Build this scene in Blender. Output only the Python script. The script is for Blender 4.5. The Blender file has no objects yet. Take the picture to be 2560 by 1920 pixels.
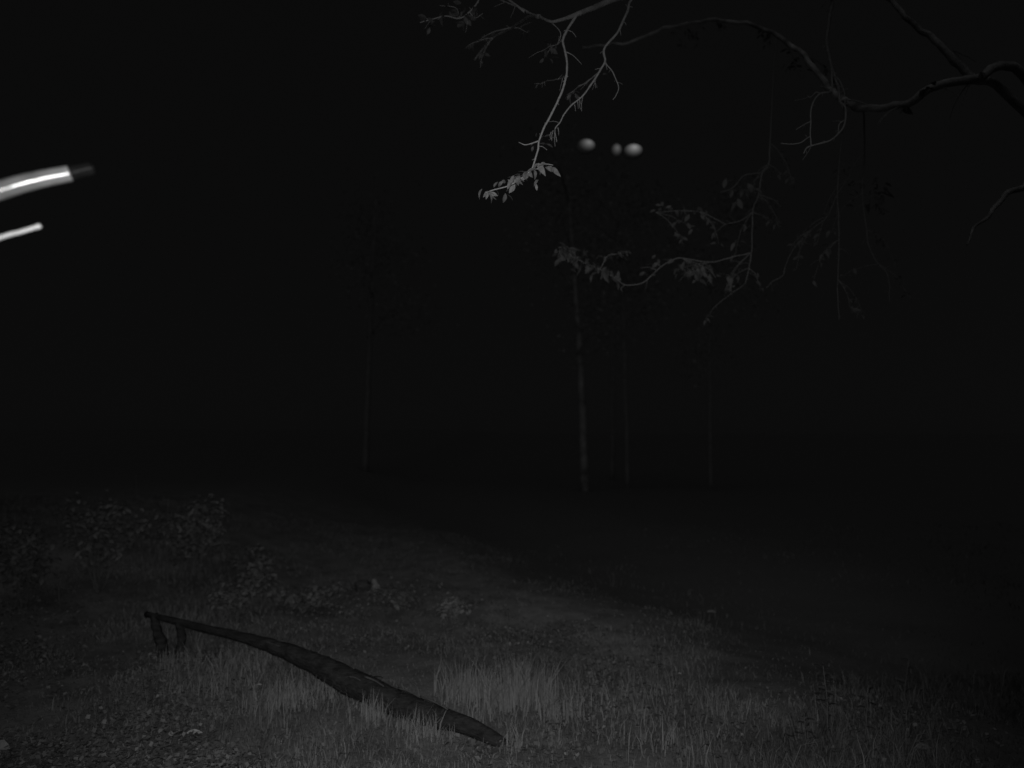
import bpy, math, random
import numpy as np
from mathutils import Vector, noise

R = math.radians
random.seed(11)
rng = np.random.default_rng(11)
scene = bpy.context.scene
COL = scene.collection

# ------------------------------------------------------------------ camera
CAM_Z = 2.6
PITCH = R(4.46)
FPX = 1668.0                                    # focal length in photo pixels (2560 wide)
cam_d = bpy.data.cameras.new("camera")
cam = bpy.data.objects.new("camera", cam_d)
COL.objects.link(cam)
cam.location = (0, 0, CAM_Z)
cam.rotation_euler = (R(90) + PITCH, 0, 0)
cam_d.sensor_width = 36.0
cam_d.lens = 36.0 * FPX / 2560.0
cam_d.clip_start = 0.05
cam_d.clip_end = 2000.0
cam_d.dof.use_dof = True
cam_d.dof.focus_distance = 4.7
cam_d.dof.aperture_fstop = 0.78
scene.camera = cam

# ------------------------------------------------------------------ night sky
world = bpy.data.worlds.new("World")
scene.world = world
world.use_nodes = True
wn = world.node_tree
wn.nodes.clear()
w_out = wn.nodes.new("ShaderNodeOutputWorld")
w_sky = wn.nodes.new("ShaderNodeTexSky")
w_sky.sky_type = 'NISHITA'
w_sky.sun_disc = False
w_sky.sun_elevation = R(62)
w_sky.sun_rotation = R(200)
w_bw = wn.nodes.new("ShaderNodeRGBToBW")        # the night camera sees no colour
w_b1 = wn.nodes.new("ShaderNodeBackground")
w_b1.inputs[1].default_value = 0.00008
w_b2 = wn.nodes.new("ShaderNodeBackground")     # even overcast sky glow
w_b2.inputs[0].default_value = (1, 1, 1, 1)
w_b2.inputs[1].default_value = 0.0031
w_add = wn.nodes.new("ShaderNodeAddShader")
wn.links.new(w_sky.outputs[0], w_bw.inputs[0])
wn.links.new(w_bw.outputs[0], w_b1.inputs[0])
wn.links.new(w_b1.outputs[0], w_add.inputs[0])
wn.links.new(w_b2.outputs[0], w_add.inputs[1])
wn.links.new(w_add.outputs[0], w_out.inputs[0])

# faint diffuse fill added to lift the black level, from above and behind
sun_d = bpy.data.lights.new("fill_sun", 'SUN')
sun_d.energy = 0.145
sun_d.angle = R(60)
sun = bpy.data.objects.new("fill_sun", sun_d)
COL.objects.link(sun)
sun.rotation_euler = (R(28), 0, R(-20))

# the camera's own infra-red illuminator, a few centimetres above its lens
spot_d = bpy.data.lights.new("illuminator", 'SPOT')
spot_d.energy = 1250.0
spot_d.spot_size = R(91)
spot_d.spot_blend = 1.0
spot_d.shadow_soft_size = 0.035
spot = bpy.data.objects.new("illuminator", spot_d)
COL.objects.link(spot)
spot.location = (-0.03, 0.03, CAM_Z + 0.07)
spot_dir = Vector((-0.07, 1.0, -0.08))
spot.rotation_euler = spot_dir.to_track_quat('-Z', 'Y').to_euler()

scene.view_settings.view_transform = 'Standard'
scene.view_settings.look = 'None'
scene.view_settings.exposure = 0.0
scene.view_settings.gamma = 1.0
scene.view_settings.use_curve_mapping = False

# ------------------------------------------------------------------ helpers
CP, SP = math.cos(PITCH), math.sin(PITCH)


def ray(px, py):
    a = (px - 1280.0) / FPX
    b = (960.0 - py) / FPX
    return Vector((a, CP - b * SP, SP + b * CP))


def at(px, py, Y):
    """point of the place that stands Y metres out along this line of sight"""
    d = ray(px, py)
    return Vector((0, 0, CAM_Z)) + d * (Y / d.y)


def smooth(e0, e1, v):
    t = np.clip((v - e0) / (e1 - e0), 0, 1)
    return t * t * (3 - 2 * t)


CREST = [(-14.0, 42.0), (-3.5, 21.0), (-1.3, 16.2), (-0.25, 13.4), (0.8, 11.4), (1.77, 9.95), (2.2, 8.94), (2.9, 7.6), (4.2, 5.6), (8.0, 2.0)]


def crest_side(X, Y):
    """signed distance-like value: positive on the far / right side of the bank's edge"""
    cx = np.array([c[0] for c in CREST])
    cy = np.array([c[1] for c in CREST])
    o = np.argsort(cy)
    xe = np.interp(Y, cy[o], cx[o])
    return (np.asarray(X) - xe) * 0.86


_ph = rng.uniform(0, 6.28, 24)
_dr = rng.uniform(0, 6.28, 24)


def lumps(X, Y, n0, n1, f0, g):
    s = 0
    for i in range(n0, n1):
        f = f0 * (g ** (i - n0))
        s = s + np.sin((X * np.cos(_dr[i]) + Y * np.sin(_dr[i])) * f + _ph[i]) / (1 + 0.6 * (i - n0))
    return s


def ground_z(X, Y):
    X = np.asarray(X, float)
    Y = np.asarray(Y, float)
    fl = 1 - 0.75 * smooth(8, 13, Y)
    z = fl * (0.035 * lumps(X, Y, 0, 6, 0.8, 1.4) + 0.016 * lumps(X, Y, 6, 14, 3.1, 1.25))
    d = crest_side(X, Y)
    near = 1 - smooth(22, 40, Y)
    z = z + near * (-0.24 * smooth(-0.7, 2.0, d) + 0.40 * smooth(2.0, 6.5, d))
    z = z + 0.02 * np.exp(-((d + 0.25) / 0.5) ** 2) * near      # lip of the bank
    z = z + 0.9 * smooth(-3.5, -9.5, X) * smooth(7, 13, Y)         # rising ground left
    z = z + 6.0 * smooth(40, 160, Y) * 0.5
    return z


def gz(x, y):
    return float(ground_z(x, y))


def on_ground(px, py):
    d = ray(px, py)
    t = 3.0
    p = None
    while t < 80:
        p = Vector((0, 0, CAM_Z)) + d * t
        if p.z <= gz(p.x, p.y):
            break
        t += 0.02
    p.z = gz(p.x, p.y)
    return p


def spline(pts, n=6):
    pts = [Vector(p) for p in pts]
    if len(pts) < 3:
        return pts
    P = [pts[0] * 2 - pts[1]] + pts + [pts[-1] * 2 - pts[-2]]
    out = []
    for i in range(1, len(P) - 2):
        p0, p1, p2, p3 = P[i - 1], P[i], P[i + 1], P[i + 2]
        for k in range(n):
            t = k / n
            out.append(0.5 * ((2 * p1) + (p2 - p0) * t + (2 * p0 - 5 * p1 + 4 * p2 - p3) * t * t
                              + (3 * p1 - p0 - 3 * p2 + p3) * t ** 3))
    out.append(pts[-1])
    return out


class MB:
    def __init__(self):
        self.v, self.f = [], []

    def tube(self, pts, r0, r1=None, sides=7, rough=0.0, radii=None, cap=True, jit=0.0, freq=6.0):
        pts = [Vector(p) for p in pts]
        n = len(pts)
        if r1 is None:
            r1 = r0
        base = len(self.v)
        t = (pts[1] - pts[0]).normalized()
        u = t.orthogonal().normalized()
        for i, p in enumerate(pts):
            if i < n - 1:
                tn = (pts[i + 1] - p)
            else:
                tn = (p - pts[i - 1])
            if tn.length > 1e-9:
                tn.normalize()
                q = t.rotation_difference(tn)
                u = (q @ u)
                t = tn
            u = (u - t * u.dot(t)).normalized()
            w = t.cross(u)
            k = i / (n - 1)
            r = radii(k) if radii else r0 + (r1 - r0) * k
            if jit:
                p = p + Vector((noise.noise(p * freq), noise.noise(p * freq + Vector((9, 3, 1))),
                                noise.noise(p * freq + Vector((2, 7, 5))))) * jit
            for s in range(sides):
                a = 2 * math.pi * s / sides
                dirv = u * math.cos(a) + w * math.sin(a)
                rr = r
                if rough:
                    rr *= 1 + rough * noise.noise((p + dirv * r) * (0.55 / max(r, 0.02)))
                self.v.append(tuple(p + dirv * rr))
        for i in range(n - 1):
            for s in range(sides):
                a = base + i * sides + s
                b = base + i * sides + (s + 1) % sides
                self.f.append((a, b, b + sides, a + sides))
        if cap:
            self.f.append(tuple(base + s for s in reversed(range(sides))))
            self.f.append(tuple(base + (n - 1) * sides + s for s in range(sides)))
        return self

    def leaf(self, root, direction, length, width, curl=0.3, roll=0.0):
        d = Vector(direction).normalized()
        side = d.cross(Vector((0, 0, 1)))
        if side.length < 1e-3:
            side = Vector((1, 0, 0))
        side.normalize()
        up = side.cross(d).normalized()
        c, s = math.cos(roll), math.sin(roll)
        side, up = side * c + up * s, up * c - side * s
        b = len(self.v)
        prof = [(0.0, 0.06), (0.28, 0.8), (0.55, 1.0), (0.8, 0.62), (1.0, 0.04)]
        for (k, w) in prof:
            ctr = Vector(root) + d * (length * k) - up * (curl * length * k * k)
            hw = width * 0.5 * w
            self.v.append(tuple(ctr - side * hw + up * hw * 0.35))
            self.v.append(tuple(ctr))
            self.v.append(tuple(ctr + side * hw + up * hw * 0.35))
        for i in range(len(prof) - 1):
            a = b + 3 * i
            self.f.append((a, a + 1, a + 4, a + 3))
            self.f.append((a + 1, a + 2, a + 5, a + 4))
        return self

    def build(self, name, m, parent=None, origin=None, flat=False):
        me = bpy.data.meshes.new(name)
        o = bpy.data.objects.new(name, me)
        org = Vector(origin) if origin is not None else Vector((0, 0, 0))
        if parent is not None:
            org = parent.matrix_world.translation.copy() if False else Vector(parent.get("_o", (0, 0, 0)))
        vv = [(v[0] - org.x, v[1] - org.y, v[2] - org.z) for v in self.v]
        me.from_pydata(vv, [], self.f)
        me.materials.append(m)
        if not flat:
            me.polygons.foreach_set("use_smooth", [True] * len(me.polygons))
        me.update()
        COL.objects.link(o)
        if parent is not None:
            o.parent = parent
            o["_o"] = tuple(org)
        else:
            o.location = org
            o["_o"] = tuple(org)
        return o


def tag(o, label=None, cat=None, group=None, kind=None):
    if label:
        o["label"] = label
    if cat:
        o["category"] = cat
    if group:
        o["group"] = group
    if kind:
        o["kind"] = kind
    return o


def empty(name, loc, label, cat, group=None):
    o = bpy.data.objects.new(name, None)
    o.location = loc
    o["_o"] = tuple(loc)
    o.empty_display_size = 0.1
    COL.objects.link(o)
    return tag(o, label, cat, group)


# ------------------------------------------------------------------ materials (monochrome: the photo is infra-red)
def material(name, lo, hi, scale=8.0, rough=0.85, bump=0.0, bump_scale=40.0, spec=0.2, stretch=None, metallic=0.0,
             coat=0.0):
    m = bpy.data.materials.new(name)
    m.use_nodes = True
    nt = m.node_tree
    b = nt.nodes["Principled BSDF"]
    tc = nt.nodes.new("ShaderNodeTexCoord")
    mp = nt.nodes.new("ShaderNodeMapping")
    if stretch:
        mp.inputs["Scale"].default_value = stretch
    nz = nt.nodes.new("ShaderNodeTexNoise")
    nz.inputs["Scale"].default_value = scale
    nz.inputs["Detail"].default_value = 6
    nz.inputs["Roughness"].default_value = 0.65
    rp = nt.nodes.new("ShaderNodeValToRGB")
    rp.color_ramp.elements[0].position = 0.32
    rp.color_ramp.elements[1].position = 0.7
    rp.color_ramp.elements[0].color = (lo, lo, lo, 1)
    rp.color_ramp.elements[1].color = (hi, hi, hi, 1)
    nt.links.new(tc.outputs["Object"], mp.inputs[0])
    nt.links.new(mp.outputs[0], nz.inputs["Vector"])
    nt.links.new(nz.outputs["Fac"], rp.inputs[0])
    nt.links.new(rp.outputs[0], b.inputs["Base Color"])
    b.inputs["Roughness"].default_value = rough
    b.inputs["Specular IOR Level"].default_value = spec
    b.inputs["Metallic"].default_value = metallic
    if bump:
        n2 = nt.nodes.new("ShaderNodeTexNoise")
        n2.inputs["Scale"].default_value = bump_scale
        n2.inputs["Detail"].default_value = 5
        bp = nt.nodes.new("ShaderNodeBump")
        bp.inputs["Strength"].default_value = bump
        bp.inputs["Distance"].default_value = 0.02
        nt.links.new(mp.outputs[0], n2.inputs["Vector"])
        nt.links.new(n2.outputs["Fac"], bp.inputs["Height"])
        nt.links.new(bp.outputs[0], b.inputs["Normal"])
    return m


def blade_material(name, lo, hi):
    m = bpy.data.materials.new(name)
    m.use_nodes = True
    nt = m.node_tree
    b = nt.nodes["Principled BSDF"]
    at_ = nt.nodes.new("ShaderNodeAttribute")
    at_.attribute_name = "tone"
    mr = nt.nodes.new("ShaderNodeMapRange")
    mr.inputs["To Min"].default_value = lo
    mr.inputs["To Max"].default_value = hi
    nt.links.new(at_.outputs["Fac"], mr.inputs["Value"])
    nt.links.new(mr.outputs[0], b.inputs["Base Color"])
    b.inputs["Roughness"].default_value = 0.7
    b.inputs["Specular IOR Level"].default_value = 0.15
    return m


M = {
    'soil': material("soil", 0.05, 0.11, 2.2, 0.95, 0.6, 22),
    'grass': blade_material("grass_blades", 0.045, 0.115),
    'leaf': material("green_leaf", 0.03, 0.07, 30, 0.6),
    'crown': blade_material("far_leaves", 0.06, 0.13),
    'cover': blade_material("ground_cover_leaf", 0.03, 0.14),
    'dry_leaf': material("dry_leaf", 0.06, 0.14, 40, 0.7),
    'pale_leaf': material("pale_leaf", 0.13, 0.23, 40, 0.6),
    'bark': material("bark", 0.08, 0.18, 14, 0.9, 0.7, 60),
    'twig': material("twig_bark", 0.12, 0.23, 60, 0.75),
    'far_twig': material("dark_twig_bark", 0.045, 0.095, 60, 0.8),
    'faint_bark': material("faint_bark", 0.07, 0.13, 6, 0.9, 0.5, 30),
    'tuft': material("tuft_blades", 0.065, 0.115, 30, 0.7),
    'stem': material("weed_stem", 0.04, 0.09, 30, 0.8),
    'hang_leaf': material("hanging_leaf", 0.022, 0.055, 6, 0.7),
    'limb_bark': material("mottled_limb_bark", 0.05, 0.32, 3, 0.9, 0.8, 50),
    'far_leaf': material("dark_leaf", 0.018, 0.042, 30, 0.7),
    'shrub_leaf': material("shrub_leaf", 0.045, 0.105, 30, 0.7),
    'far_bark': material("far_bark", 0.04, 0.20, 1.6, 0.9, 0.5, 30),
    'log': material("weathered_log", 0.009, 0.030, 9, 0.95, 1.0, 18, spec=0.06, stretch=(1.0, 1.4, 3)),
    'bark_strip': material("bark_strip", 0.025, 0.06, 30, 0.9),
    'pipe': material("scuffed_pipe", 0.20, 0.32, 22, 0.13, 0.03, 90, spec=0.5),
    'rod': material("pale_rod", 0.52, 0.68, 40, 0.4, spec=0.5),
    'dark_rod': material("dark_glossy_rod", 0.008, 0.014, 20, 0.4, spec=0.05),
    'stone': material("stone", 0.02, 0.05, 12, 0.9, 0.6, 40),
    'stump': material("pale_wood", 0.07, 0.17, 20, 0.9, 0.5, 60),
    'housing': material("dark_metal", 0.015, 0.03, 20, 0.5),
}


def lamp_material(name, strength, cx):
    m = bpy.data.materials.new(name)
    m.use_nodes = True
    nt = m.node_tree
    b = nt.nodes["Principled BSDF"]
    b.inputs["Base Color"].default_value = (0.05, 0.05, 0.05, 1)
    b.inputs["Specular IOR Level"].default_value = 0.05
    b.inputs["Roughness"].default_value = 0.6
    tc = nt.nodes.new("ShaderNodeTexCoord")
    mp = nt.nodes.new("ShaderNodeMapping")
    mp.vector_type = 'TEXTURE'
    mp.inputs["Location"].default_value = (cx, -0.92, 0.0)
    mp.inputs["Scale"].default_value = (1.15, 1.15, 1.2)
    gr = nt.nodes.new("ShaderNodeTexGradient")
    gr.gradient_type = 'SPHERICAL'
    pw = nt.nodes.new("ShaderNodeMath")
    pw.operation = 'POWER'
    pw.inputs[1].default_value = 1.9
    ml = nt.nodes.new("ShaderNodeMath")
    ml.operation = 'MULTIPLY'
    ml.inputs[1].default_value = strength
    nt.links.new(tc.outputs["Object"], mp.inputs[0])
    nt.links.new(mp.outputs[0], gr.inputs[0])
    nt.links.new(gr.outputs["Fac"], pw.inputs[0])
    nt.links.new(pw.outputs[0], ml.inputs[0])
    b.inputs["Emission Color"].default_value = (1, 1, 1, 1)
    nt.links.new(ml.outputs[0], b.inputs["Emission Strength"])
    return m


# ------------------------------------------------------------------ ground
def track_mask(X, Y):
    d = crest_side(X, Y)
    wob = 0.35 * lumps(X, Y, 3, 9, 0.9, 1.5)
    return smooth(-4.6, -1.6, d + wob) * (1 - smooth(-1.1, 0.9, d + wob * .5)) * smooth(7.0, 9.6, Y + wob) * (1 - smooth(11, 20, Y))


def dim_mask(X, Y):
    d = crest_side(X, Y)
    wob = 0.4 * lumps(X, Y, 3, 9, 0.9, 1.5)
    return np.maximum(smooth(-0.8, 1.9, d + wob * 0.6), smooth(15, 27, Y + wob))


def build_ground():
    xs = np.sinh(np.linspace(-4.6, 4.6, 330)) * 6.0
    ys = np.concatenate([np.linspace(-30, 3.6, 14), np.arange(3.8, 20, 0.09), np.geomspace(20.3, 600, 60)])
    X, Y = np.meshgrid(xs, ys)
    Z = ground_z(X, Y)
    v = np.stack([X.ravel(), Y.ravel(), Z.ravel()], 1)
    nx, ny = len(xs), len(ys)
    i = np.arange(nx - 1)[None, :] + np.arange(ny - 1)[:, None] * nx
    f = np.stack([i, i + 1, i + 1 + nx, i + nx], -1).reshape(-1, 4)
    me = bpy.data.meshes.new("ground")
    me.from_pydata(v.tolist(), [], f.tolist())
    me.polygons.foreach_set("use_smooth", [True] * len(me.polygons))
    a = me.attributes.new("track", 'FLOAT', 'POINT')
    a.data.foreach_set("value", track_mask(X, Y).ravel().astype(np.float32))
    nt = M['soil'].node_tree
    b = nt.nodes["Principled BSDF"]
    ramp = nt.nodes["Color Ramp"]
    at_ = nt.nodes.new("ShaderNodeAttribute")
    at_.attribute_name = "track"
    painted_dim = me.attributes.new("painted_dim", 'FLOAT', 'POINT')
    painted_dim.data.foreach_set("value", dim_mask(X, Y).ravel().astype(np.float32))
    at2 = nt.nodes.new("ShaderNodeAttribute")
    at2.attribute_name = "painted_dim"
    md = nt.nodes.new("ShaderNodeMixRGB")       # dimness painted into the soil colour beyond the bank and far off
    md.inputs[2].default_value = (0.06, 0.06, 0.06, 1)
    mx = nt.nodes.new("ShaderNodeMixRGB")
    mx.blend_type = 'MIX'
    mul = nt.nodes.new("ShaderNodeMixRGB")      # worn, pale bare earth of the track
    mul.blend_type = 'MULTIPLY'
    mul.inputs[0].default_value = 1.0
    mul.inputs[2].default_value = (1.5, 1.5, 1.5, 1)
    nt.links.new(ramp.outputs[0], mul.inputs[1])
    nt.links.new(at_.outputs["Fac"], mx.inputs[0])
    nt.links.new(ramp.outputs[0], mx.inputs[1])
    nt.links.new(mul.outputs[0], mx.inputs[2])
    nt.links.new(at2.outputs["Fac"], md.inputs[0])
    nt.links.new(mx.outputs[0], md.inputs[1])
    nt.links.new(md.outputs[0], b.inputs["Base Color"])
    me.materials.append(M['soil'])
    o = bpy.data.objects.new("ground", me)
    COL.objects.link(o)
    tag(o, kind='structure')


def quads_object(name, verts, faces, tone, m):
    me = bpy.data.meshes.new(name)
    nv, nf = len(verts), len(faces)
    me.vertices.add(nv)
    me.vertices.foreach_set("co", verts.astype(np.float32).ravel())
    me.loops.add(nf * 3)
    me.polygons.add(nf)
    me.loops.foreach_set("vertex_index", faces.astype(np.int32).ravel())
    me.polygons.foreach_set("loop_start", np.arange(nf, dtype=np.int32) * 3)
    me.polygons.foreach_set("loop_total", np.full(nf, 3, np.int32))
    me.update(calc_edges=True)
    a = me.attributes.new("tone", 'FLOAT', 'POINT')
    a.data.foreach_set("value", tone.astype(np.float32))
    me.materials.append(m)
    o = bpy.data.objects.new(name, me)
    COL.objects.link(o)
    return o


LOG_PX = [(1300, 1850, 5.92), (1190, 1818, 6.1), (1040, 1770, 6.4), (890, 1707, 6.75), (760, 1640, 7.1),
          (620, 1592, 7.45), (500, 1563, 7.8), (366, 1531, 8.2)]


def scatter(n, y0, y1, power):
    u = rng.random(n)
    Y = (y0 ** power + u * (y1 ** power - y0 ** power)) ** (1 / power)
    X = (rng.random(n) * 2 - 1) * (Y * 0.8 + 1.2)
    return X, Y


def blades(X, Y, h, w, lean, tone, name, m):
    n = len(X)
    Z = ground_z(X, Y) - 0.01
    ang = rng.uniform(0, 2 * np.pi, n)
    la = rng.uniform(0, 2 * np.pi, n)
    dx, dy = np.cos(ang) * w / 2, np.sin(ang) * w / 2
    lx, ly = np.cos(la) * lean * h, np.sin(la) * lean * h
    root = np.stack([X, Y, Z], 1)
    s = np.stack([dx, dy, 0 * dx], 1)
    mid = root + np.stack([lx * 0.3, ly * 0.3, h * 0.6], 1)
    tip = root + np.stack([lx, ly, h * (1 - 0.25 * lean)], 1)
    V = np.empty((n, 5, 3))
    V[:, 0] = root - s
    V[:, 1] = root + s
    V[:, 2] = mid - s * 0.75
    V[:, 3] = mid + s * 0.75
    V[:, 4] = tip
    b = np.arange(n)[:, None] * 5
    F = np.concatenate([b + np.array([[0, 1, 3]]), b + np.array([[0, 3, 2]]), b + np.array([[2, 3, 4]])], 0)
    return quads_object(name, V.reshape(-1, 3), F, np.repeat(tone, 5), m)


def build_grass():
    n = 230000
    X, Y = scatter(n, 4.3, 19, 0.35)
    d = crest_side(X, Y)
    pat = lumps(X, Y, 8, 16, 1.7, 1.3)
    pat2 = lumps(X, Y, 2, 10, 3.3, 1.3)
    # bare, trodden strip behind the log, up to the bank's lip
    strip = track_mask(X, Y)
    keep = rng.random(n) < np.clip(0.75 + 0.28 * pat, 0.12, 1) * (1 - 0.88 * strip)
    keep &= ~((d > 0.9) & (Y > 8.2) & (rng.random(n) < 0.85))
    X, Y, pat, pat2, strip, d = X[keep], Y[keep], pat[keep], pat2[keep], strip[keep], d[keep]
    n = len(X)
    left = 1 - smooth(-0.6, 1.6, X - 0.2 * (Y - 6))
    h = rng.gamma(3.0, 0.023, n) * (1 - 0.45 * dim_mask(X, Y) * smooth(7.5, 8.5, Y)) * np.clip(1 + 0.4 * pat, 0.3, 2.2) * (1 - 0.6 * strip) * (1 - 0.3 * left) + 0.012
    w = rng.uniform(0.004, 0.010, n) * (0.8 + Y / 16)
    lean = rng.uniform(0.1, 1.1, n)
    tone = np.clip(0.42 + 0.16 * pat2 + 0.26 * rng.standard_normal(n) + 0.25 * strip - 0.3 * dim_mask(X, Y), 0, 1)  # blade tone also painted dimmer beyond the bank, in place of weaker light
    o = blades(X, Y, h, w, lean, tone, "grass", M['grass'])
    tag(o, "low dim grass covering the lit foreground around the fallen log", "grass", kind='stuff')

    # broad-leaved ground cover, mostly left of and in front of the log
    n = 80000
    X, Y = scatter(n, 4.3, 14, 0.35)
    pat = lumps(X, Y, 5, 13, 1.3, 1.35)
    lf = 1 - smooth(-0.6, 1.6, X - 0.2 * (Y - 6))
    d = crest_side(X, Y)
    keep = rng.random(n) < np.clip(0.3 + 0.42 * pat, 0.03, 1) * (0.22 + 0.78 * lf) * (1 - smooth(-0.4, 0.4, d))
    X, Y = X[keep], Y[keep]
    n = len(X)
    Z = ground_z(X, Y) + rng.uniform(0.01, 0.07, n) + np.clip(0.05 * pat[keep], 0, .1)
    a = rng.uniform(0, 2 * np.pi, n)
    L = rng.uniform(0.02, 0.062, n)
    el = rng.uniform(-0.5, 0.7, n)
    fx, fy, fz = np.cos(a) * np.cos(el), np.sin(a) * np.cos(el), np.sin(el)
    sx, sy = -np.sin(a), np.cos(a)
    root = np.stack([X, Y, Z], 1)
    f = np.stack([fx, fy, fz], 1) * L[:, None]
    s = np.stack([sx, sy, rng.uniform(-.5, .5, n)], 1) * (L * 0.36)[:, None]
    V = np.empty((n, 4, 3))
    V[:, 0] = root
    V[:, 1] = root + f * 0.5 + s
    V[:, 2] = root + f - np.array([0, 0, 0.008])
    V[:, 3] = root + f * 0.5 - s
    b = np.arange(n)[:, None] * 4
    F = np.concatenate([b + np.array([[0, 1, 2]]), b + np.array([[0, 2, 3]])], 0)
    tone = np.clip(0.42 + 0.27 * rng.standard_normal(n), 0, 1)
    o = quads_object("ground_cover", V.reshape(-1, 3), F, np.repeat(tone, 4), M['cover'])
    tag(o, "small leafy ground cover between the grass before the log", "ground cover", kind='stuff')


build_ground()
build_grass()


# ------------------------------------------------------------------ fallen log
def build_log():
    pts = [at(*p) + Vector((0, 0, -0.02)) for p in LOG_PX]
    pts[0].z = gz(pts[0].x, pts[0].y) - 0.05
    root = empty("fallen_log", (pts[3].x, pts[3].y, gz(pts[3].x, pts[3].y)),
                 "long dark fallen log lying diagonally across the lit grass", "log")

    def rad(k):
        return float(np.interp(k, [0, 0.14, 0.3, 0.45, 0.58, 0.72, 0.86, 1.0],
                               [0.035, 0.07, 0.112, 0.126, 0.09, 0.052, 0.04, 0.03]))
    sp = spline(pts, 8)
    MB().tube(sp, 0, sides=28, rough=0.13, radii=rad, jit=.006, freq=3).build("trunk", M['log'], root)

    # two broken limbs that prop the thin end up
    for poly, r0, r1 in (
            ([(384, 1536, 8.13), (394, 1576, 8.07), (402, 1616, 8.03), (414, 1652, 8.0)], 0.042, 0.075),
            ([(446, 1552, 7.96), (457, 1584, 7.92), (450, 1626, 7.88), (446, 1655, 7.85)], 0.04, 0.058)):
        q = [at(*p) for p in poly]
        q[-1].z = gz(q[-1].x, q[-1].y) - 0.06
        MB().tube(spline(q, 4), r0, r1, sides=10, rough=0.3, jit=.03, freq=5).build("broken_limb", M['log'], root)
    # loose slivers of bark along the top edge
    for (x0, y0, Y0), (x1, y1, Y1), r in (
            ((838, 1648, 6.80), (886, 1672, 6.66), .010), ((912, 1692, 6.55), (960, 1716, 6.45), .012),
            ((930, 1690, 6.62), (958, 1692, 6.55), .010), ((995, 1720, 6.42), (1050, 1744, 6.28), .011),
            ((872, 1692, 6.58), (902, 1702, 6.5), .010), ((640, 1602, 7.42), (700, 1616, 7.2), .009),
            ((690, 1600, 7.3), (760, 1618, 7.12), .009), ((1050, 1742, 6.3), (1120, 1774, 6.15), .010)):
        a, b = at(x0, y0, Y0 - 0.05), at(x1, y1, Y1 - 0.05)
        m_ = (a + b) / 2 + Vector((0, 0, 0.012))
        MB().tube(spline([a, m_, b], 3), r, r * 0.4, sides=5, rough=0.3).build("bark_strip", M['bark_strip'], root)


build_log()


# ------------------------------------------------------------------ pipe and rod at the left edge
def at_range(x, y, D):
    return Vector((0, 0, CAM_Z)) + ray(x, y).normalized() * D


def build_pipes():
    D = 2.8
    pl = [(-900, 905), (-620, 730), (-400, 620), (-200, 542), (0, 476), (60, 458), (115, 445), (172, 434)]
    sp = spline([at_range(x, y, D) for x, y in pl], 10)
    root = empty("pipe", sp[-1], "thick shiny pale pipe at the left edge with a thin dark rod in its end", "pipe")
    n = len(sp)
    MB().tube(sp, 0.0325, 0.0265, sides=48, cap=False, radii=lambda k: 0.0335 - 0.0078 * k).build("tube", M['pipe'], root)
    e = (sp[-1] - sp[-2]).normalized()
    MB().tube([sp[-1] - e * 0.0005, sp[-1] + e * 0.003], 0.0261, 0.0261, sides=48).build("end_ring", M['pipe'], root)
    MB().tube(spline([sp[-1] + e * 0.003, at_range(200, 428, D + .01), at_range(231, 421, D + .02)], 4), 0.0235, 0.0215, sides=24).build(
        "plug", M['dark_rod'], root)
    MB().tube(spline([sp[-1] + e * 0.0, at_range(187, 430, D - .03), at_range(206, 424.5, D - .02), at_range(231, 419, D - .01)], 4), 0.0034,
              0.0014, sides=8).build("wire", M['leaf'], root)

    pl = [(-900, 1010), (-620, 848), (-400, 742), (-200, 664), (0, 594), (50, 580), (93, 567)]
    b = spline([at_range(x, y, D) for x, y in pl], 8)
    o = empty("rod", b[-1], "thin bright pale rod poking in from the left edge below the thick pipe", "rod")
    MB().tube(b, 0.0086, 0.0074, sides=20).build("shaft", M['rod'], o)
    e = (b[-1] - b[-2]).normalized()
    MB().tube([b[-1] - e * 0.008, b[-1] - e * 0.003, b[-1] + e * 0.008, b[-1] + e * 0.012], 0.009, sides=20,
              radii=lambda q: (0.0076, 0.0085, 0.0085, 0.006)[min(3, int(q * 3.01))]).build("tip_cap", M['rod'], o)


build_pipes()

# ------------------------------------------------------------------ big overhanging tree (its trunk stands right of the frame)
TB = Vector((6.7, 7.2, gz(6.7, 7.2)))
tree = empty("overhanging_tree", TB,
             "bare-twigged tree reaching in from the right with branches hanging across the top", "tree")


def px(pl, Y, Y2=None):
    n = len(pl)
    return [at(p[0], p[1], (Y + ((Y2 if Y2 is not None else Y) - Y) * i / max(1, n - 1)) if len(p) < 3 else p[2])
            for i, p in enumerate(pl)]


def limb(pts, r0, r1, name="limb", m='bark', sides=9, n=5, rough=0.14, jit=0.0):
    return MB().tube(spline(pts, n), r0, r1, sides=sides, rough=rough, jit=jit).build(name, M[m], tree)


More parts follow.
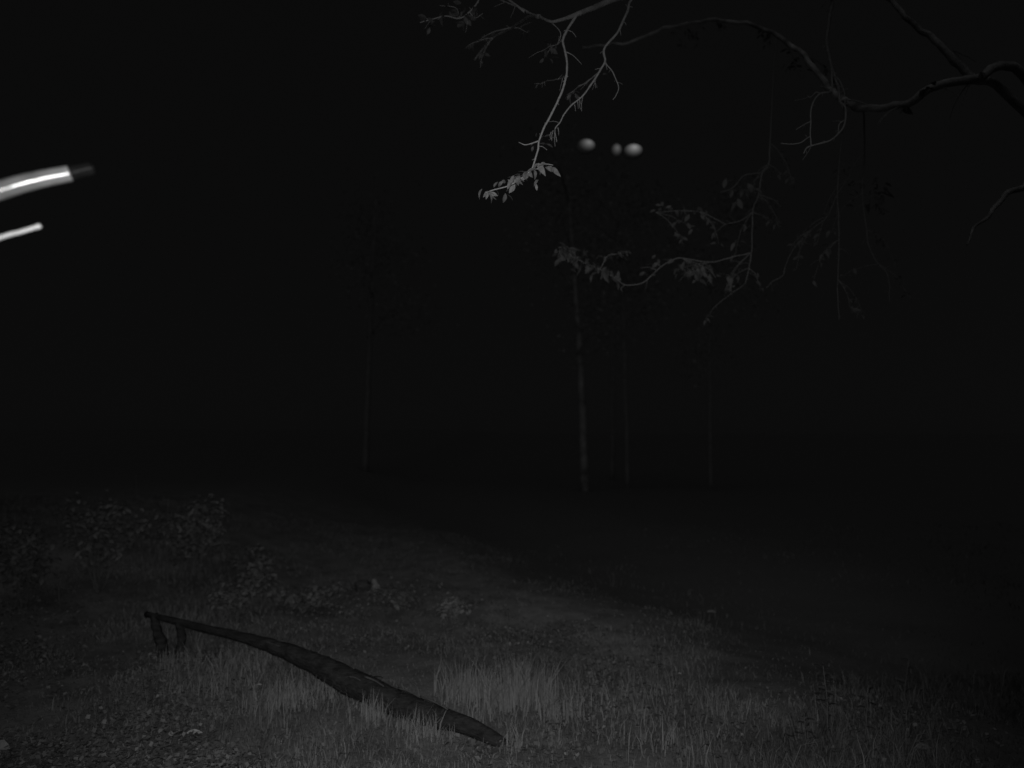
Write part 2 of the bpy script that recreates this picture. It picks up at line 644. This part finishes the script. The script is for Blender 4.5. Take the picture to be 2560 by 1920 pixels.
def twig(pts, r0, r1, jit=0.006, sides=6):
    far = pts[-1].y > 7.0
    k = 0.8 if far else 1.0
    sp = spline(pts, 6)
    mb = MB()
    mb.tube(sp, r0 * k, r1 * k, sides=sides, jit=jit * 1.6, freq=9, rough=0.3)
    L = sum((sp[i + 1] - sp[i]).length for i in range(len(sp) - 1))
    for q in range(int(L * 9)):                     # short spurs and buds along the wood
        i = random.randrange(1, len(sp) - 1)
        d = (sp[i + 1] - sp[i - 1]).normalized()
        o = Vector((random.gauss(0, 1), random.gauss(0, .6), random.gauss(-.2, 1)))
        o = (o - d * o.dot(d) * .6).normalized()
        l = random.uniform(.012, .05) if random.random() < .75 else random.uniform(.06, .13)
        rr = (r0 + (r1 - r0) * i / len(sp)) * k
        mb.tube(spline([sp[i], sp[i] + o * l * .5 + d * l * .15, sp[i] + o * l + d * l * .5 + Vector((0, 0, -.1 * l))], 2),
                max(.0014, rr * .45), max(.001, rr * .2), sides=4)
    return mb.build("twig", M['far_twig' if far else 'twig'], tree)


fork = TB + Vector((-0.1, -0.1, 5.2))
MB().tube(spline([TB - Vector((0, 0, .3)), TB + Vector((.05, .05, 1.5)), TB + Vector((0, 0, 3.4)), fork,
                  fork + Vector((.3, .5, 3)), fork + Vector((.2, .9, 7))], 6), 0.34, 0.12, sides=14,
          rough=0.25).build("trunk", M['bark'], tree)
# the long sinuous limb
limb([fork] + px([(2560, 190, 6.6), (2440, 196, 6.5), (2341, 214, 6.6), (2252, 266, 6.8), (2159, 272, 7.0),
                  (2112, 249, 7.3), (2069, 218, 7.6), (2011, 138, 8.2), (1941, 89, 8.8), (1867, 58, 9.3),
                  (1770, 52, 9.8), (1678, 66, 10.2), (1594, 98, 10.5), (1529, 112, 10.6), (1455, 118, 10.7)], 8), 0.050, 0.014, m='limb_bark', jit=.035)
# limb rising out of the same fork
limb([fork] + px([(2520, 236, 6.7), (2440, 200, 6.7), (2396, 163, 6.8), (2361, 124, 6.9), (2330, 89, 7.0), (2291, 66, 7.1),
                  (2240, 20, 7.3), (2180, -60, 7.6)], 8), 0.046, 0.024, m='limb_bark', jit=.03)
limb([TB + Vector((0, 0, 4.0))] + px([(2620, 452, 6.5), (2560, 470, 6.3), (2524, 482, 6.2), (2481, 525, 6.1), (2446, 560, 6.1),
                                      (2420, 610, 6.1)], 8), 0.042, 0.009, m='limb_bark', jit=.03)
# limb that passes overhead, above the frame, and carries the near twigs
OH = [fork + Vector((0.15, .3, 1.6)), Vector((5.2, 6.4, 8.0)), Vector((3.4, 5.7, 7.9)), Vector((2.0, 5.2, 7.2)),
      at(1640, -52, 4.9), at(1529, 0, 4.85), at(1442, 36, 4.8), at(1414, 46, 4.85), at(1377, 54, 4.9), at(1348, 41, 5.0),
      at(1312, 30, 5.2)]
MB().tube(spline(OH, 6), 0, sides=9, rough=0.2,
          radii=lambda k: float(np.interp(k, [0, 0.3, 0.42, 0.6, 0.8, 1], [0.09, 0.05, 0.026, 0.017, 0.010, 0.006]))).build(
    "limb", M['bark'], tree)

# hanging twig with the leaf spray
twig(px([(1442, 36), (1430, 56), (1408, 96), (1412, 123), (1418, 163), (1415, 195), (1401, 239), (1374, 295), (1359, 322),
         (1347, 351), (1346, 373), (1339, 398), (1330, 424)], 4.8, 4.9), 0.0105, 0.0065, jit=0.004)
twig(px([(1347, 351), (1330, 357), (1312, 361), (1296, 356)], 4.87), 0.006, 0.002)
twig(px([(1408, 98), (1390, 112), (1368, 120), (1352, 132)], 4.85, 5.3), 0.005, 0.0015)
twig(px([(1374, 52), (1402, 80), (1396, 105), (1378, 118), (1364, 142)], 5.1, 5.4), 0.005, 0.0015)
# second hanging twig, with stringy ends
twig([at(1640, -52, 4.9)] + px([(1580, -2), (1569, 29), (1544, 80), (1511, 123), (1513, 152), (1500, 177), (1482, 206), (1457, 239),
         (1428, 266), (1410, 286), (1401, 304), (1388, 322), (1392, 354)], 5.1, 5.3), 0.0125, 0.0035, jit=0.004)
twig(px([(1513, 152), (1517, 162), (1533, 184), (1546, 217), (1540, 239), (1532, 250)], 5.17), 0.006, 0.0025)
for (x, y, L) in ((1457, 240, 38), (1450, 244, 30), (1444, 252, 20), (1388, 322, 44), (1383, 326, 26), (1395, 318, 20),
                  (1378, 330, 18), (1437, 262, 16)):
    twig(px([(x, y), (x - 1 + random.uniform(-3, 3), y + L * .5), (x + random.uniform(-4, 3), y + L)], 5.25), 0.0035, 0.0015, jit=.002)
# farther branches behind them
limb(px([(1348, 41, 5.0), (1320, 44, 5.6), (1280, 69, 6.4), (1233, 94, 6.9), (1205, 125, 7.2), (1186, 150, 7.3)], 6), 0.016, 0.008, sides=7)
twig(px([(1500, 178), (1470, 202), (1440, 222), (1415, 240)], 5.3, 6.0), 0.007, 0.002)
twig(px([(1418, 190), (1395, 198), (1365, 203), (1340, 212)], 4.9, 6.0), 0.006, 0.002)
twig(px([(1375, 55), (1300, 20), (1230, -10)], 5.0, 5.6), 0.008, 0.004)

# right-hand hanging twigs with the curled loop
F1 = px([(2098, -60), (2080, 10), (2071, 64), (2067, 105), (2075, 148), (2085, 187), (2097, 226), (2100, 253), (2112, 268), (2114, 295),
         (2104, 323), (2073, 352), (2023, 365), (2009, 385)], 5.8, 5.7)
twig([Vector((4.2, 6.6, 8.0))] + F1, 0.016, 0.005, jit=.004)
twig(px([(2075, 148), (2079, 190), (2078, 226), (2050, 234), (2030, 262), (2027, 303), (2027, 362)], 5.75), 0.010, 0.005, jit=.004)
twig(px([(2027, 340), (2016, 346), (2000, 356), (1975, 359), (1953, 359)], 5.75), 0.005, 0.0025)
twig(px([(2085, 187), (2096, 200), (2110, 232), (2112, 262)], 5.7), 0.008, 0.004)
twig(px([(2112, 300), (2098, 310), (2094, 335), (2080, 348)], 5.75), 0.006, 0.003)
twig(px([(2100, 250), (2112, 246), (2126, 248), (2134, 250)], 5.7, 5.5), 0.009, 0.006)
twig(px([(2050, 234), (2040, 232), (2026, 244), (2018, 240)], 5.7), 0.005, 0.002)
# long thin hanging twigs on the right
I_ = px([(1941, 92, 8.8), (1932, 220, 8.3), (1925, 358, 7.8), (1922, 412, 7.8), (1906, 432, 7.8), (1896, 486, 7.8), (1882, 531, 7.75),
         (1879, 633, 7.7), (1872, 670, 7.7), (1864, 708, 7.7)], 8)
twig(I_, 0.013, 0.006)
twig(px([(2159, 272, 7.0), (2161, 330, 7.5), (2161, 412, 7.9), (2155, 482, 7.9), (2166, 575, 7.9), (2172, 614, 7.9), (2196, 660, 7.9), (2220, 690, 7.9),
         (2224, 755, 7.9)], 8), 0.012, 0.004)
twig(px([(2161, 380), (2131, 420), (2120, 447), (2093, 486), (2069, 540), (2030, 572), (2000, 590)], 7.9), 0.010, 0.004)
twig(px([(2112, 249), (2095, 460), (2098, 600), (2094, 720), (2098, 800)], 7.3, 7.5), 0.009, 0.003)
twig(px([(1882, 531), (1850, 552), (1815, 560), (1790, 580)], 7.75), 0.007, 0.002)
twig(px([(1879, 633), (1840, 640), (1775, 655), (1703, 645), (1672, 655), (1643, 675), (1605, 707), (1561, 713), (1536, 693),
         (1500, 672), (1450, 650), (1400, 628)], 7.7, 7.6), 0.010, 0.005)
twig(px([(1643, 675), (1620, 668), (1600, 672)], 7.65), 0.005, 0.002)
twig(px([(1561, 713), (1552, 722), (1556, 730)], 7.65), 0.006, 0.003)
twig(px([(1500, 672), (1520, 640), (1545, 634), (1573, 629)], 7.6), 0.006, 0.004)
twig(px([(1963, 668), (1955, 690), (1930, 705), (1915, 720)], 7.8), 0.006, 0.003)
twig(px([(2030, 572), (1985, 620), (1963, 668)], 7.85), 0.006, 0.003)
twig(px([(1906, 432), (1860, 440), (1830, 470), (1800, 480)], 7.8), 0.007, 0.003)
twig(px([(1815, 560), (1750, 530), (1690, 528), (1640, 530)], 7.75), 0.007, 0.003)
twig(px([(2027, 303), (2010, 310), (1990, 325)], 5.75), 0.005, 0.002)
# twig with the tuft at the top edge
twig([at(1312, 30, 5.2)] + px([(1215, -40), (1195, 5), (1175, 30), (1150, 45), (1110, 42), (1070, 50), (1048, 56)], 5.6), 0.009, 0.004)
twig(px([(1150, 45), (1140, 20), (1100, 15)], 5.6), 0.005, 0.002)
twig(px([(1175, 30), (1190, 45), (1207, 32)], 5.6), 0.005, 0.002)


FAR_LEAVES = MB()


def leaf_spray(path, Y, count, Lpx, m, spread=12, droop=0.6, wid=0.5, joined=False):
    for i in range(count):
        k = random.random() * (len(path) - 1)
        j = int(min(k, len(path) - 2))
        t = k - j
        x = path[j][0] + (path[j + 1][0] - path[j][0]) * t + random.gauss(0, spread * .35)
        y = path[j][1] + (path[j + 1][1] - path[j][1]) * t + random.gauss(0, spread * .35)
        p = at(x, y, Y + random.uniform(-.08, .08))
        L = Lpx / FPX * Y * random.uniform(0.65, 1.25)
        a = random.uniform(0, 2 * math.pi)
        d = Vector((math.cos(a), math.sin(a) * 0.6, random.uniform(-1, .6) - droop * .4))
        args = (p, d, L, L * wid, random.uniform(-.2, .9), random.uniform(-1.2, 1.2))
        if joined:
            FAR_LEAVES.leaf(*args)
        else:
            MB().leaf(*args).build("leaf", M[m], tree)


leaf_spray([(1215, 480), (1240, 462), (1280, 447), (1300, 440), (1330, 424), (1350, 415), (1381, 412)], 4.9, 44, 24, 'dry_leaf', 14)
MB().tube(spline(px([(1330, 424), (1300, 448), (1270, 465), (1235, 474), (1214, 482)], 4.9), 4), 0.006, 0.004, sides=6, jit=.004).build(
    "twig", M['twig'], tree)
MB().tube(spline(px([(1330, 424), (1352, 420), (1362, 410), (1383, 412)], 4.9), 4), 0.005, 0.003, sides=6, jit=.004).build("twig", M['twig'], tree)
leaf_spray([(1348, 440), (1342, 458), (1350, 466)], 4.9, 3, 14, 'dry_leaf', 3)
leaf_spray([(1212, 478), (1225, 482)], 4.9, 5, 22, 'dry_leaf', 6)
leaf_spray([(1265, 472), (1266, 488)], 5.0, 3, 20, 'leaf', 5)
leaf_spray([(1355, 335), (1362, 350), (1368, 365)], 5.2, 6, 20, 'leaf', 8)
leaf_spray([(1340, 345), (1325, 372)], 5.0, 5, 16, 'leaf', 8)
leaf_spray([(1048, 56), (1110, 42), (1150, 20), (1150, 45), (1200, 30)], 5.6, 40, 24, 'leaf', 24)
leaf_spray([(1368, 120), (1400, 105), (1352, 132), (1385, 140)], 5.3, 14, 20, 'leaf', 18)
leaf_spray([(1510, 190), (1440, 225), (1415, 240)], 5.8, 10, 18, 'leaf', 12)
leaf_spray([(1392, 628), (1420, 635), (1450, 645), (1490, 668), (1540, 690)], 7.6, 89, 21, 'far_leaf', 26, 1.4)
leaf_spray([(1390, 615), (1430, 625)], 7.6, 19, 27, 'far_leaf', 22, 1.0)
leaf_spray([(1500, 640), (1545, 634), (1573, 629)], 7.6, 19, 16, 'far_leaf', 8)
leaf_spray([(1700, 650), (1730, 665), (1765, 690), (1775, 660)], 7.7, 50, 20, 'far_leaf', 30, 1.4, joined=True)
leaf_spray([(1605, 674), (1630, 690), (1640, 610), (1650, 660)], 7.65, 11, 17, 'far_leaf', 10, joined=True)
leaf_spray([(1640, 515), (1670, 520), (1740, 525), (1760, 540)], 7.8, 28, 22, 'far_leaf', 22, 1.0, joined=True)
leaf_spray([(1815, 450), (1850, 470), (1895, 470), (1830, 500)], 7.8, 25, 23, 'far_leaf', 24, 1.0, joined=True)
leaf_spray([(2190, 440), (2210, 480), (2160, 520)], 7.9, 16, 22, 'far_leaf', 24, 1.0, joined=True)
leaf_spray([(1760, 790), (1770, 800)], 7.6, 5, 17, 'far_leaf', 8)
twig(px([(1864, 708), (1820, 740), (1785, 770), (1764, 798)], 7.7, 7.6), 0.005, 0.002)
leaf_spray([(1830, 714), (1834, 716)], 7.6, 1, 14, 'dry_leaf', 1)
leaf_spray([(2210, 755), (2214, 757)], 7.8, 1, 14, 'dry_leaf', 1)
leaf_spray([(1836, 432), (1840, 434)], 7.8, 1, 9, 'dry_leaf', 1)
leaf_spray([(2118, 245), (2130, 248)], 5.5, 2, 22, 'pale_leaf', 2)
leaf_spray([(2450, 181), (2458, 181)], 6.4, 2, 18, 'dry_leaf', 2)
leaf_spray([(2252, 262), (2256, 272)], 6.7, 3, 26, 'leaf', 5)
leaf_spray([(2341, 208), (2300, 230)], 6.5, 5, 30, 'leaf', 8)


# thin tangled side twigs with small leaves, off the long hanging twigs and the limbs
ANCH = [(1925, 358, 7.8), (1922, 412, 7.8), (1896, 486, 7.8), (1882, 531, 7.75), (1879, 633, 7.7), (1872, 670, 7.7), (2161, 412, 7.9), (2155, 482, 7.9),
        (2166, 575, 7.9), (2196, 660, 7.9), (2120, 447, 7.9), (2069, 540, 7.9), (2030, 572, 7.9), (2096, 600, 7.4), (2095, 700, 7.45),
        (1941, 89, 8.8), (1867, 58, 9.3), (1770, 52, 9.8), (2011, 138, 8.2), (2252, 266, 6.8), (2341, 214, 6.6), (2361, 124, 6.9), (2440, 196, 6.5),
        (1703, 645, 7.7), (1775, 655, 7.7), (1640, 530, 7.75), (1750, 530, 7.75), (1280, 69, 6.4), (1233, 94, 6.9), (1678, 66, 10.2)]
for (x, y, Y) in ANCH:
    for rep in range(2):
        sx = random.choice((-1, 1)) * random.uniform(25, 90)
        sy = random.uniform(10, 110)
        pl = [(x, y), (x + sx * .45, y + sy * .25), (x + sx * .8, y + sy * .6), (x + sx, y + sy)]
        twig(px(pl, Y, Y + random.uniform(-.2, .3)), 0.005, 0.0016)
        if x < 2200:
            leaf_spray(pl[1:], Y, random.randint(5, 12), 15, 'far_leaf', 14, 1.0, joined=True)
FAR_LEAVES.build("foliage", M['hang_leaf'], tree)["kind"] = "stuff"

# ------------------------------------------------------------------ three lanterns hung under the limb
def uv_sphere(mb, c, rx, ry, rz, nu=24, nv=14):
    b = len(mb.v)
    for i in range(nv + 1):
        th = math.pi * i / nv
        for j in range(nu):
            ph = 2 * math.pi * j / nu
            mb.v.append((c[0] + rx * math.sin(th) * math.cos(ph), c[1] + ry * math.sin(th) * math.sin(ph), c[2] + rz * math.cos(th)))
    for i in range(nv):
        for j in range(nu):
            a = b + i * nu + j
            d = b + i * nu + (j + 1) % nu
            mb.f.append((a, d, d + nu, a + nu))
    return mb


def lantern(x, y, w, h, top, strength, cx, label):
    Y = 10.6
    c = at(x, y, Y)
    s = Y / FPX
    rx, rz = w * s / 2, h * s / 2
    hook = at(x, top, Y)
    root = empty("hanging_lantern", c, label, "lantern", "pale lights hanging under the limb")
    g = uv_sphere(MB(), (0, 0, 0), 1, 1, 1)
    me_o = g.build("globe", lamp_material("lit_globe_%d" % int(x), strength, cx))
    me_o.name = "globe"
    me_o.scale = (rx, rx, rz)
    me_o.parent = root
    MB().tube([c + Vector((0, 0, rz * .93)), c + Vector((0, 0, rz * 1.0)), c + Vector((0, 0, rz * 1.18))], 0, sides=14,
              radii=lambda k: rx * (0.5 if k < .3 else 0.42 if k < .8 else 0.12)).build("cap", M['housing'], root)
    MB().tube([c + Vector((0, 0, rz * 1.15)), hook + Vector((0, 0, 0.01))], 0.0012, sides=5).build("wire", M['housing'], root)


lantern(1464, 366, 52, 35, 117, 0.17, 0.25, "pale blurred lantern glowing in the dark, leftmost of the three in a row")
lantern(1541, 376, 32, 36, 110, 0.10, 0.0, "dim narrow lantern glowing in the dark, middle of the three in a row")
lantern(1582, 379, 54, 36, 100, 0.25, 0.0, "brightest pale lantern glowing in the dark, rightmost of the three in a row")


# ------------------------------------------------------------------ trees far back
def far_tree(base, H, r, lean, label, m='faint_bark', crown=(2.0, 0.75), leaves=1500):
    b = Vector(base)
    b.z = gz(b.x, b.y)
    root = empty("background_tree", b, label, "tree", "trees standing far back in the dark")
    top = b + Vector((lean, 0.2, H))
    pts = [b - Vector((0, 0, .2)), b + Vector((lean * .15, 0, H * .25)), b + Vector((lean * .35, .1, H * .5)), b + Vector((lean * .75, .1, H * .78)), top]
    MB().tube(spline(pts, 6), r * 1.1, r * .2, sides=10, rough=0.2, jit=.04, freq=.6).build("trunk", M[m], root)
    tips = []
    for i in range(9):
        k = random.uniform(.4, .95)
        s = b.lerp(top, k)
        a = random.uniform(0, 6.28)
        L = crown[0] * random.uniform(.6, 1.1)
        e = s + Vector((math.cos(a) * L, math.sin(a) * L, L * random.uniform(.1, .7)))
        mid = s.lerp(e, .5) + Vector((0, 0, L * .12))
        MB().tube(spline([s, mid, e], 4), r * .28, r * .06, sides=6, rough=.2).build("limb", M[m], root)
        tips += [e, mid, s.lerp(e, .75)]
    tips.append(top)
    n = leaves
    T = np.array([tuple(t) for t in tips])
    c = T[rng.integers(0, len(T), n)] + rng.standard_normal((n, 3)) * crown[0] * .26
    a = rng.standard_normal((n, 3))
    a /= np.linalg.norm(a, axis=1)[:, None]
    s_ = rng.standard_normal((n, 3))
    s_ = np.cross(a, s_)
    s_ /= np.linalg.norm(s_, axis=1)[:, None]
    L = rng.uniform(.09, .2, n)[:, None]
    V = np.stack([c, c + a * L * .5 + s_ * L * .3, c + a * L, c + a * L * .5 - s_ * L * .3], 1) - np.array(tuple(b))
    bb = np.arange(n)[:, None] * 4
    F = np.concatenate([bb + np.array([[0, 1, 2]]), bb + np.array([[0, 2, 3]])], 0)
    o = quads_object("crown", V.reshape(-1, 3), F, np.repeat(rng.random(n), 4), M['crown'])
    o.parent = root
    o["kind"] = "stuff"


far_tree((at(1463, 1150, 31).x, 31, 0), 15, 0.19, -0.7, "slender pale trunk standing alone in the middle, below and left of the hanging lights",
         m='far_bark', crown=(2.9, .8), leaves=1500)
far_tree((at(1568, 1150, 33).x, 33, 0), 16, 0.10, -0.2, "thinner dim tree just right of the slender pale trunk, far back", crown=(2.5, .8))
far_tree((at(1530, 1150, 40).x, 40, 0), 17, 0.13, .5, "dim tree glimpsed between the two slender trunks, farthest of all", crown=(2.9, .8))
far_tree((at(915, 1100, 36).x, 36, 0), 15, 0.16, .3, "barely visible lone trunk left of the middle, far behind the log", crown=(2.8, .8))
far_tree((at(1775, 1150, 32).x, 32, 0), 14, 0.08, .4, "faint thin sapling trunk under the right-hand hanging leaves, far back", crown=(2.4, .8))


# ------------------------------------------------------------------ shrubs, weeds and tufts
def shrub(x, y, hpx, wpx, label, n=420, L=0.05, m='shrub_leaf', stems=9):
    b = on_ground(x, y)
    D = b.y
    H, W = hpx / FPX * D, wpx / FPX * D
    root = empty("shrub", b, label, "shrub", "shrubs behind the log")
    tips = []
    for i in range(stems):
        e = b + Vector((random.gauss(0, W * .3), random.gauss(0, W * .25), H * random.uniform(.55, 1.0)))
        mid = b.lerp(e, .55) + Vector((random.gauss(0, .05), random.gauss(0, .05), .05))
        MB().tube(spline([b + Vector((random.gauss(0, .04), random.gauss(0, .04), -.03)), mid, e], 4), .010, .003, sides=5,
                  jit=.01).build("stem", M['stem'], root)
        tips += [e, e, mid, b.lerp(e, .8)]
    mb = MB()
    for i in range(n):
        t = random.choice(tips)
        p = t + Vector((random.gauss(0, W * .10), random.gauss(0, W * .10), random.gauss(0, H * .09)))
        p.z = max(p.z, b.z + .03)
        a = random.uniform(0, 6.28)
        mb.leaf(p, (math.cos(a), math.sin(a), random.uniform(-.7, .5)), 1.5 * L * random.uniform(.6, 1.3), L * .9, random.uniform(0, .5), random.uniform(-.8, .8))
    o = mb.build("foliage", M[m], root)
    o["kind"] = "stuff"


shrub(490, 1455, 190, 150, "tall dim leafy shrub behind the propped end of the log, at left", 900, .06)
shrub(240, 1480, 215, 150, "faint shrub farthest left, in the dark beyond the log", 700, .06)
shrub(640, 1500, 110, 120, "low dark shrub behind the middle of the log", 360, .06)
shrub(760, 1530, 60, 110, "low tangled shrub left of the pale stump", 330, .06)
shrub(560, 1550, 85, 130, "low leafy clump close behind the thin part of the log", 380, .05)
shrub(1010, 1520, 42, 120, "low ragged clump just right of the pale stump", 300, .05)
shrub(1130, 1560, 50, 90, "small pale clump on the bare strip right of the stump", 260, .05, 'dry_leaf', 7)
shrub(50, 1520, 190, 120, "dim shrub cut by the left edge of the view", 600, .06)


def weed(x, y, hpx, label, n_leaf=10, L=0.07, lean=0.0, head=False, m='leaf', name="weed", cat="weed", top_only=0.3):
    b = on_ground(x, y)
    H = hpx / FPX * math.hypot(b.y, CAM_Z)
    root = empty(name, b, label, cat, "tall weeds among the grass")
    top = b + Vector((lean * H, random.uniform(-.05, .05), H))
    mid = b.lerp(top, .5) + Vector((random.uniform(-.02, .02), 0, 0))
    sp = spline([b - Vector((0, 0, .02)), mid, top], 5)
    MB().tube(sp, .0065, .003, sides=6).build("stem", M['stem'], root)
    for i in range(n_leaf):
        k = top_only + (1 - top_only) * i / max(1, n_leaf - 1)
        p = b.lerp(top, k) if k > .5 else b.lerp(mid, k * 2)
        a = i * 2.4 + random.uniform(-.4, .4)
        MB().leaf(p, (math.cos(a), math.sin(a) * .7, random.uniform(.0, .6)), L * random.uniform(.7, 1.2), L * .38, .35,
                  random.uniform(-.4, .4)).build("leaf", M[m], root)
    if head:
        mb = MB()
        for i in range(10):
            mb.leaf(top + Vector((0, 0, -.03 * (i % 3))), (random.gauss(0, 1), random.gauss(0, 1), random.uniform(.2, 1)), .045, .02, .2)
        mb.build("seed_head", M['stone'], root)


weed(1268, 1668, 130, "tall weed with a dark seed head standing alone behind the grass tufts, right of centre", 4, .05, 0, True)
weed(1190, 1690, 85, "leaning weed stalk left of the dark-headed weed", 5, .05, .12)
weed(1330, 1700, 110, "slim leafy weed right of the dark-headed weed", 6, .06, .05)
weed(1100, 1660, 60, "short leafy weed left of the grass tufts, behind the log's near end", 8, .06)
weed(1640, 1690, 80, "bushy low weed on the bank right of centre", 12, .07)
weed(1530, 1680, 50, "short pale weed between the tufts and the bank", 8, .06)
weed(2068, 1842, 150, "tall leafy weed standing in the dark at lower right", 16, .10, 0, False, top_only=.45)
weed(2160, 1860, 120, "drooping weed right of the tall leafy one at lower right", 9, .08, .1)
weed(2258, 1760, 95, "dim leaning weed farthest right at the lower right", 5, .09, .2)
weed(2020, 1880, 90, "low weed in front of the tall leafy one at lower right", 8, .08, -.1)
weed(60, 1500, 200, "tall ragged weed nearest the left edge", 10, .09, .05)
weed(150, 1520, 150, "short ragged weed at left, between the edge and the faint shrub", 10, .08, -.08)
weed(225, 1450, 190, "upright weed in front of the faint shrub at far left", 9, .08, .04)
weed(420, 1470, 210, "tall weed standing among the dim leafy shrub behind the log's end", 9, .08, -.05)
weed(345, 1330, 140, "lone tall stalk rising in the dark at far left", 4, .07, -.08)


def tuft(x, y, hpx, n, label, m='tuft', spread=.15):
    b = on_ground(x, y)
    H = hpx / FPX * math.hypot(b.y, CAM_Z)
    root = empty("grass_tuft", b, label, "grass tuft", "long grass tufts by the log")
    mb = MB()
    for i in range(n):
        r = b + Vector((random.gauss(0, spread), random.gauss(0, spread), -.02))
        r.z = gz(r.x, r.y) - .02
        h = H * random.uniform(.45, 1.1)
        ln = random.uniform(0, .7) * h
        a = random.uniform(0, 6.28)
        w = random.uniform(.004, .008)
        pts = [r, r + Vector((math.cos(a) * ln * .2, math.sin(a) * ln * .2, h * .5)), r + Vector((math.cos(a) * ln, math.sin(a) * ln, h))]
        bb = len(mb.v)
        s = Vector((math.cos(a + 1.57 + random.uniform(-1, 1)), math.sin(a + 1.57) * .4, 0)) * w
        mb.v += [tuple(pts[0] - s), tuple(pts[0] + s), tuple(pts[1] - s * .8), tuple(pts[1] + s * .8), tuple(pts[2])]
        mb.f += [(bb, bb + 1, bb + 3, bb + 2), (bb + 2, bb + 3, bb + 4)]
    o = mb.build("blades", M[m], root)
    o["kind"] = "stuff"


tuft(1160, 1740, 85, 190, "tall upright grass tuft behind the log's near end, left of the pair")
tuft(1250, 1765, 105, 240, "tallest bright grass tuft right behind the near tip of the log")
tuft(1325, 1750, 100, 170, "tall grass tuft right of the tip of the log")
tuft(1395, 1790, 70, 130, "shorter grass tuft farthest right of the log tip")
tuft(1045, 1835, 60, 90, "curling grass tuft in front of the log's near end", 'tuft', .09)
tuft(930, 1800, 60, 90, "grass tuft in front of the thick middle of the log", 'tuft', .10)
tuft(1285, 1875, 55, 60, "small pale tuft at the very tip of the log", 'tuft', .06)
tuft(700, 1770, 70, 150, "ragged grass tuft before the log, left of centre", 'tuft', .18)
tuft(560, 1720, 60, 110, "grass tuft before the thin half of the log", 'tuft', .16)
tuft(620, 1668, 45, 90, "short tuft half hiding the underside of the log's thin half", 'tuft', .16)
tuft(790, 1742, 50, 120, "wide short tuft against the underside of the log's thick middle", 'tuft', .16)
tuft(1105, 1842, 45, 90, "short tuft against the front of the log near its tip", 'tuft', .12)
tuft(440, 1660, 45, 80, "short tuft at the foot of the broken limbs that prop the log", 'tuft', .14)
tuft(1190, 1800, 40, 60, "short tuft growing over the log from behind near its tip", 'tuft', .08)
tuft(1700, 1880, 70, 100, "dim grass tuft at the bottom, right of centre", 'tuft', .2)


# ------------------------------------------------------------------ small ground objects
def ground_leaf(x, y, Lpx, label, ang=0.4, m='pale_leaf'):
    p = on_ground(x, y) + Vector((0, 0, .09))
    L = Lpx / FPX * math.hypot(p.y, CAM_Z)
    o = MB().leaf(p - Vector((L / 2, 0, 0)), (math.cos(ang), -math.sin(ang) * .4, .2), L, L * .42, .3, -.5).build(
        "fallen_leaf", M[m], origin=p)
    tag(o, label, "leaf", "pale fallen leaves on the grass")


ground_leaf(482, 1862, 34, "pale fallen leaf on the grass near the bottom left, brightest of the leaves", -.2)
ground_leaf(388, 1592, 13, "tiny pale leaf beside the propped end of the log")
ground_leaf(790, 1658, 17, "small pale leaf close behind the middle of the log")
ground_leaf(825, 1725, 16, "small pale leaf against the front of the log")
ground_leaf(648, 1735, 11, "tiny pale leaf on the grass before the thin half of the log")
ground_leaf(1780, 1545, 24, "pale leaf lying alone in the dark beyond the bank", .2, 'dry_leaf')
ground_leaf(1700, 1706, 12, "small upright leaf on the bank at right", 1.2)
ground_leaf(2310, 1900, 40, "broad dim leaf at the bottom right corner", .1, 'dry_leaf')
ground_leaf(8, 1895, 60, "big pale leaf cut by the bottom left corner of the view", .9)


def rock(name, c, sx, sy, sz, m, label, cat):
    mb = uv_sphere(MB(), (c.x, c.y, c.z), 1, 1, 1, 14, 9)
    for i, v in enumerate(mb.v):
        d = Vector(v) - c
        k = 1 + .35 * noise.noise(d * 1.7 + Vector((3, 1, 8)))
        mb.v[i] = (c.x + d.x * sx * k, c.y + d.y * sy * k, c.z + d.z * sz * k)
    tag(mb.build(name, M[m], origin=c), label, cat)


p = on_ground(937, 1478)
root = empty("stump", p, "small pale broken stump standing in the grass behind the log", "stump")
MB().tube(spline([p - Vector((0, 0, .05)), p + Vector((.01, 0, .1)), p + Vector((-.01, 0, .15)), p + Vector((-.03, 0, .2))], 4), .065, .035, sides=9,
          rough=.5).build("stub", M['stump'], root)
uv = MB()
uv.tube(spline([p + Vector((.035, 0, .02)), p + Vector((.06, -.02, .07)), p + Vector((.065, -.02, .12))], 4), .03, .018, sides=7, rough=.5).build(
    "broken_limb", M['stump'], root)
q = on_ground(906, 1476)
rock("stone", q + Vector((0, 0, .07)), .13, .10, .12, 'stone', "dark rounded stone close against the pale stump", "stone")

for o in bpy.data.objects:
    if "_o" in o:
        del o["_o"]
